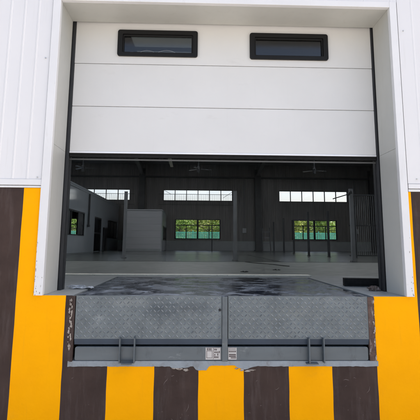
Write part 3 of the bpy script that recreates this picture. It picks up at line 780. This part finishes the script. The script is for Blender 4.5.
# ------------------------------------------------------------------ the pale cabin by the far wall
cb = thing('cabin', (-3, 22, 0), 'pale grey panelled cabin standing against the far wall beside the office', 'cabin')
m = MB(); grid_wall(m, [22.02, FY - .05], [.0, 2.16], [(23.1, 25.9, .58, 1.40)], lambda a, b, c, d: m.box(-2.11, -2.05, a, b, c, d))
m.box(-4.0, -2.05, 21.98, 22.02, 0, 2.16); m.box(-4.0, -3.94, 22.02, FY - .05, 0, 2.16)
m.build('wall', 'cabin', cb)
m = MB(); m.box(-4.03, -2.02, 21.94, FY - .05, 2.16, 2.23); m.build('roof', 'cabin', cb, bevel=.02)
m = MB()
for x in (-4.0, -2.05): m.box(x - .03, x + .03, 21.955, 21.98, 0, 2.16)
m.box(-3.97, -2.08, 21.965, 21.98, 0, .12)
for k in range(1, 6): m.box(-3.97, -2.08, 21.972, 21.98, .36 * k - .006, .36 * k + .006)
m.build('corner_trim', 'plinth', cb)
m = MB(); m.box(-2.09, -2.03, 23.1, 25.9, .58, .64); m.box(-2.09, -2.03, 23.1, 25.9, 1.34, 1.40)
for y in (23.13, 24.5, 25.87): m.box(-2.088, -2.032, y - .03, y + .03, .64, 1.34)
fr = m.build('window', 'window_frame', cb)
m = MB(); m.box(-2.065, -2.058, 23.1, 25.9, .6, 1.38); m.build('pane', 'film_glass', fr)

# ------------------------------------------------------------------ posts standing on the floor
def post(x, y, h, wd, m_, lab):
    p = thing('steel_post', (x, y, 0), lab, 'post', 'steel posts standing on the hall floor')
    m = MB(); m.box(x - wd / 2, x + wd / 2, y - wd / 2, y + wd / 2, .004, h); m.box(x - wd / 2 - .004, x + wd / 2 + .004, y - wd / 2 - .004, y + wd / 2 + .004, h, h + .012)
    m.build('shaft', m_, p)
    m = MB(); m.box(x - wd * .85, x + wd * .85, y - wd * .85, y + wd * .85, -.006, .004)
    for i in (-1, 1):
        for j in (-1, 1): m.tube([(x + i * wd * .62, y + j * wd * .62, .004), (x + i * wd * .62, y + j * wd * .62, .022)], .008, 6)
    m.build('base_plate', 'frame_steel', p)
    return p
post(-2.19, 9.5, 1.82, .082, 'post', 'grey steel post in front of the pale cabin')
post(.745, 8.02, 1.70, .085, 'post', 'grey steel post right of the middle lower window')
post(3.62, 7.82, 1.76, .085, 'post', 'thick grey steel post nearest the right door jamb, with a slanting stay')
for x, y, h, lab in ((3.815, 13.18, 1.55, 'thin dark post in front of the middle of the right lower window'), (4.19, 11.96, 1.5, 'thin dark post in front of the right part of the right lower window'),
                     (4.75, 10.97, 1.62, 'thin dark post just right of the thick grey post with the stay'), (4.25, 17.8, 1.5, 'thin dark post at the left edge of the right lower window'),
                     (3.99, 18.87, 1.62, 'thin dark post left of the right lower window, second right of the ladder'), (3.72, 20.1, 1.5, 'thin dark post standing next to the short ladder'),
                     (.70, 22.6, 1.4, 'thin dark post in front of the middle lower window')):
    post(x, y, h, .07 if y < 22 else .05, 'darkpost', lab)
m = MB(); m.bar((3.62, 7.74, 1.66), (3.1, 7.6, 1.50), .022); m.bar((3.60, 7.74, 1.70), (3.50, 7.72, 1.60), .05)
st = m.build('stay', 'darkpost'); pr = [o for o in bpy.data.objects if o.get('label', '').startswith('thick grey')][0]
st.parent = pr; st.location = -Vector(pr.location)
l = thing('ladder', (3.5, 21.5, 0), 'short pale aluminium ladder standing beside the middle steel column', 'ladder')
m = MB(); m.bar((3.33, 21.4, 0), (3.36, 21.6, 1.27), .05); m.bar((3.77, 21.4, 0), (3.74, 21.6, 1.27), .05); m.build('stile', 'darkpost', l)
for k in range(4):
    m = MB(); z = .15 + k * .3; m.bar((3.35, 21.4 + z * .15, z), (3.75, 21.4 + z * .15, z), .035); m.build('rung', 'post', l)
pt = thing('bar_partition', (6.4, 14, 0), 'partition of thin vertical grey bars at the right side of the hall', 'partition')
m = MB()
for k in range(22): m.tube([(5.62 + k * .075, 14, .02), (5.62 + k * .075, 14, 2.25)], .009, 6)
m.build('bars', 'post', pt)
m = MB(); m.box(5.55, 7.3, 13.97, 14.03, 2.25, 2.30); m.box(5.55, 7.3, 13.97, 14.03, -.006, .03); m.box(5.55, 7.3, 13.98, 14.02, 1.1, 1.14); m.build('rail', 'darkpost', pt)
# conduits and switch boxes on the far wall
for x, z1, lab in ((2.9, 4.6, 'grey conduit and switch box on the far wall, left of the middle column'), (-5.0 + 1.55, 4.6, None), (10.1, 4.6, 'grey conduit and switch box on the far wall, right of all windows')):
    if not lab: continue
    cdt = thing('conduit', (x, FY - .05, 1.3), lab, 'conduit', 'conduits on the far wall')
    m = MB(); m.tube([(x, FY - .05, 1.4), (x, FY - .05, z1)], .018, 6); m.build('pipe', 'post', cdt)
    m = MB(); m.box(x - .12, x + .12, FY - .12, FY - .01, 1.1, 1.4); m.build('switch_box', 'cabin', cdt, bevel=.01)

# ------------------------------------------------------------------ outside behind the hall
def leaves(mb, n, fn, size):
    for _ in range(n):
        p, s = fn(); p = Vector(p)
        a = Vector((random.gauss(0, 1), random.gauss(0, 1), random.gauss(0, 1))).normalized()
        b = a.cross(Vector((random.gauss(0, 1), random.gauss(0, 1), random.gauss(0, 1)))).normalized()
        s *= size * random.uniform(.6, 1.3)
        mb.add([p - a * s, p + b * s * .5, p + a * s, p - b * s * .5], [(0, 1, 2, 3)])
def make_tree(seed, leafm, lab):
    random.seed(seed)
    t = thing('leafy_tree', (0, 0, GZ), lab, 'tree', 'trees behind the hall')
    m = MB(); H = 5.0
    m.tube([(0, 0, GZ), (.05, .02, GZ + 1), (.0, .08, GZ + 2.2), (.1, 0, GZ + 3.4), (.05, 0, GZ + 4.4)], [.14, .11, .09, .06, .02], 8)
    ends = []
    for k in range(9):
        a = random.uniform(0, 6.28); z0 = GZ + random.uniform(1.2, 3.4); L = random.uniform(.9, 1.6)
        e = Vector((math.cos(a) * L, math.sin(a) * L, z0 + random.uniform(.4, 1.1)))
        m.tube([(0.03, 0.03, z0), tuple((Vector((0, 0, z0)) + e) / 2 + Vector((0, 0, .1))), tuple(e)], [.05, .035, .012], 6); ends.append(e)
    m.build('trunk', 'bark', t)
    ends += [Vector((random.gauss(0, .5), random.gauss(0, .5), GZ + random.uniform(3.4, 5.0))) for _ in range(9)]
    m = MB()
    def fn():
        e = random.choice(ends); d = Vector((random.gauss(0, 1), random.gauss(0, 1), random.gauss(0, .8))) * .33
        return e + d, 1
    leaves(m, 3600, fn, .11); m.build('crown', leafm, t)
    return t
ta = make_tree(1, 'leaf_a', 'dark green leafy tree, left one seen through the middle lower window')
tb = make_tree(2, 'leaf_b', 'yellow green leafy tree, centre one seen through the middle lower window')
ta.scale = tb.scale = (1.05, 1.05, .84)
ta.location = (-1.6, 36, GZ); tb.location = (.9, 37.5, GZ)
for o, loc, lab in ((ta, (3.2, 36.5, GZ), 'dark green leafy tree, right one seen through the middle lower window'),
                    (tb, (8.0, 37, GZ), 'yellow green leafy tree, left one seen through the right lower window'),
                    (ta, (10.2, 36.5, GZ), 'dark green leafy tree, centre one seen through the right lower window'),
                    (tb, (12.3, 38, GZ), 'yellow green leafy tree, right one seen through the right lower window'),
                    (ta, (-11.2, 37, GZ), 'dark green leafy tree seen through the window of the office block')):
    c = copy_tree(o, loc, lab); c.rotation_euler.z = random.uniform(0, 6)
random.seed(9)
m = MB()
def fn():
    x = random.uniform(-22, 24); y = 44 + random.uniform(-1.5, 1.5); top = 2.6 + 1.1 * noise.noise((x * .35, 0, 0)) + .5 * noise.noise((x * 1.3, 4, 0))
    return (x, y, random.uniform(GZ, top + .8)), 1
leaves(m, 24000, fn, .2); o = m.build('distant_woods', 'leaf_a'); o['kind'] = 'stuff'; o['label'] = 'distant band of green woods beyond the fence behind the hall'; o['category'] = 'woods'
fc = thing('mesh_fence', (0, 33, GZ), 'teal green metal fence behind the hall', 'fence')
m = MB()
x = -20
while x < 22:
    m.box(x, x + .045, 33, 33.02, GZ + .1, 1.32); x += .075
m.box(-20, 22, 32.99, 33.03, 1.25, 1.30); m.box(-20, 22, 32.99, 33.03, GZ + .2, GZ + .25)
m.build('fence_panel', 'fence', fc)
for k in range(18):
    x = -20 + k * 2.45; m = MB(); m.box(x - .04, x + .04, 33.04, 33.12, GZ, 1.42); m.build('post', 'fence', fc)
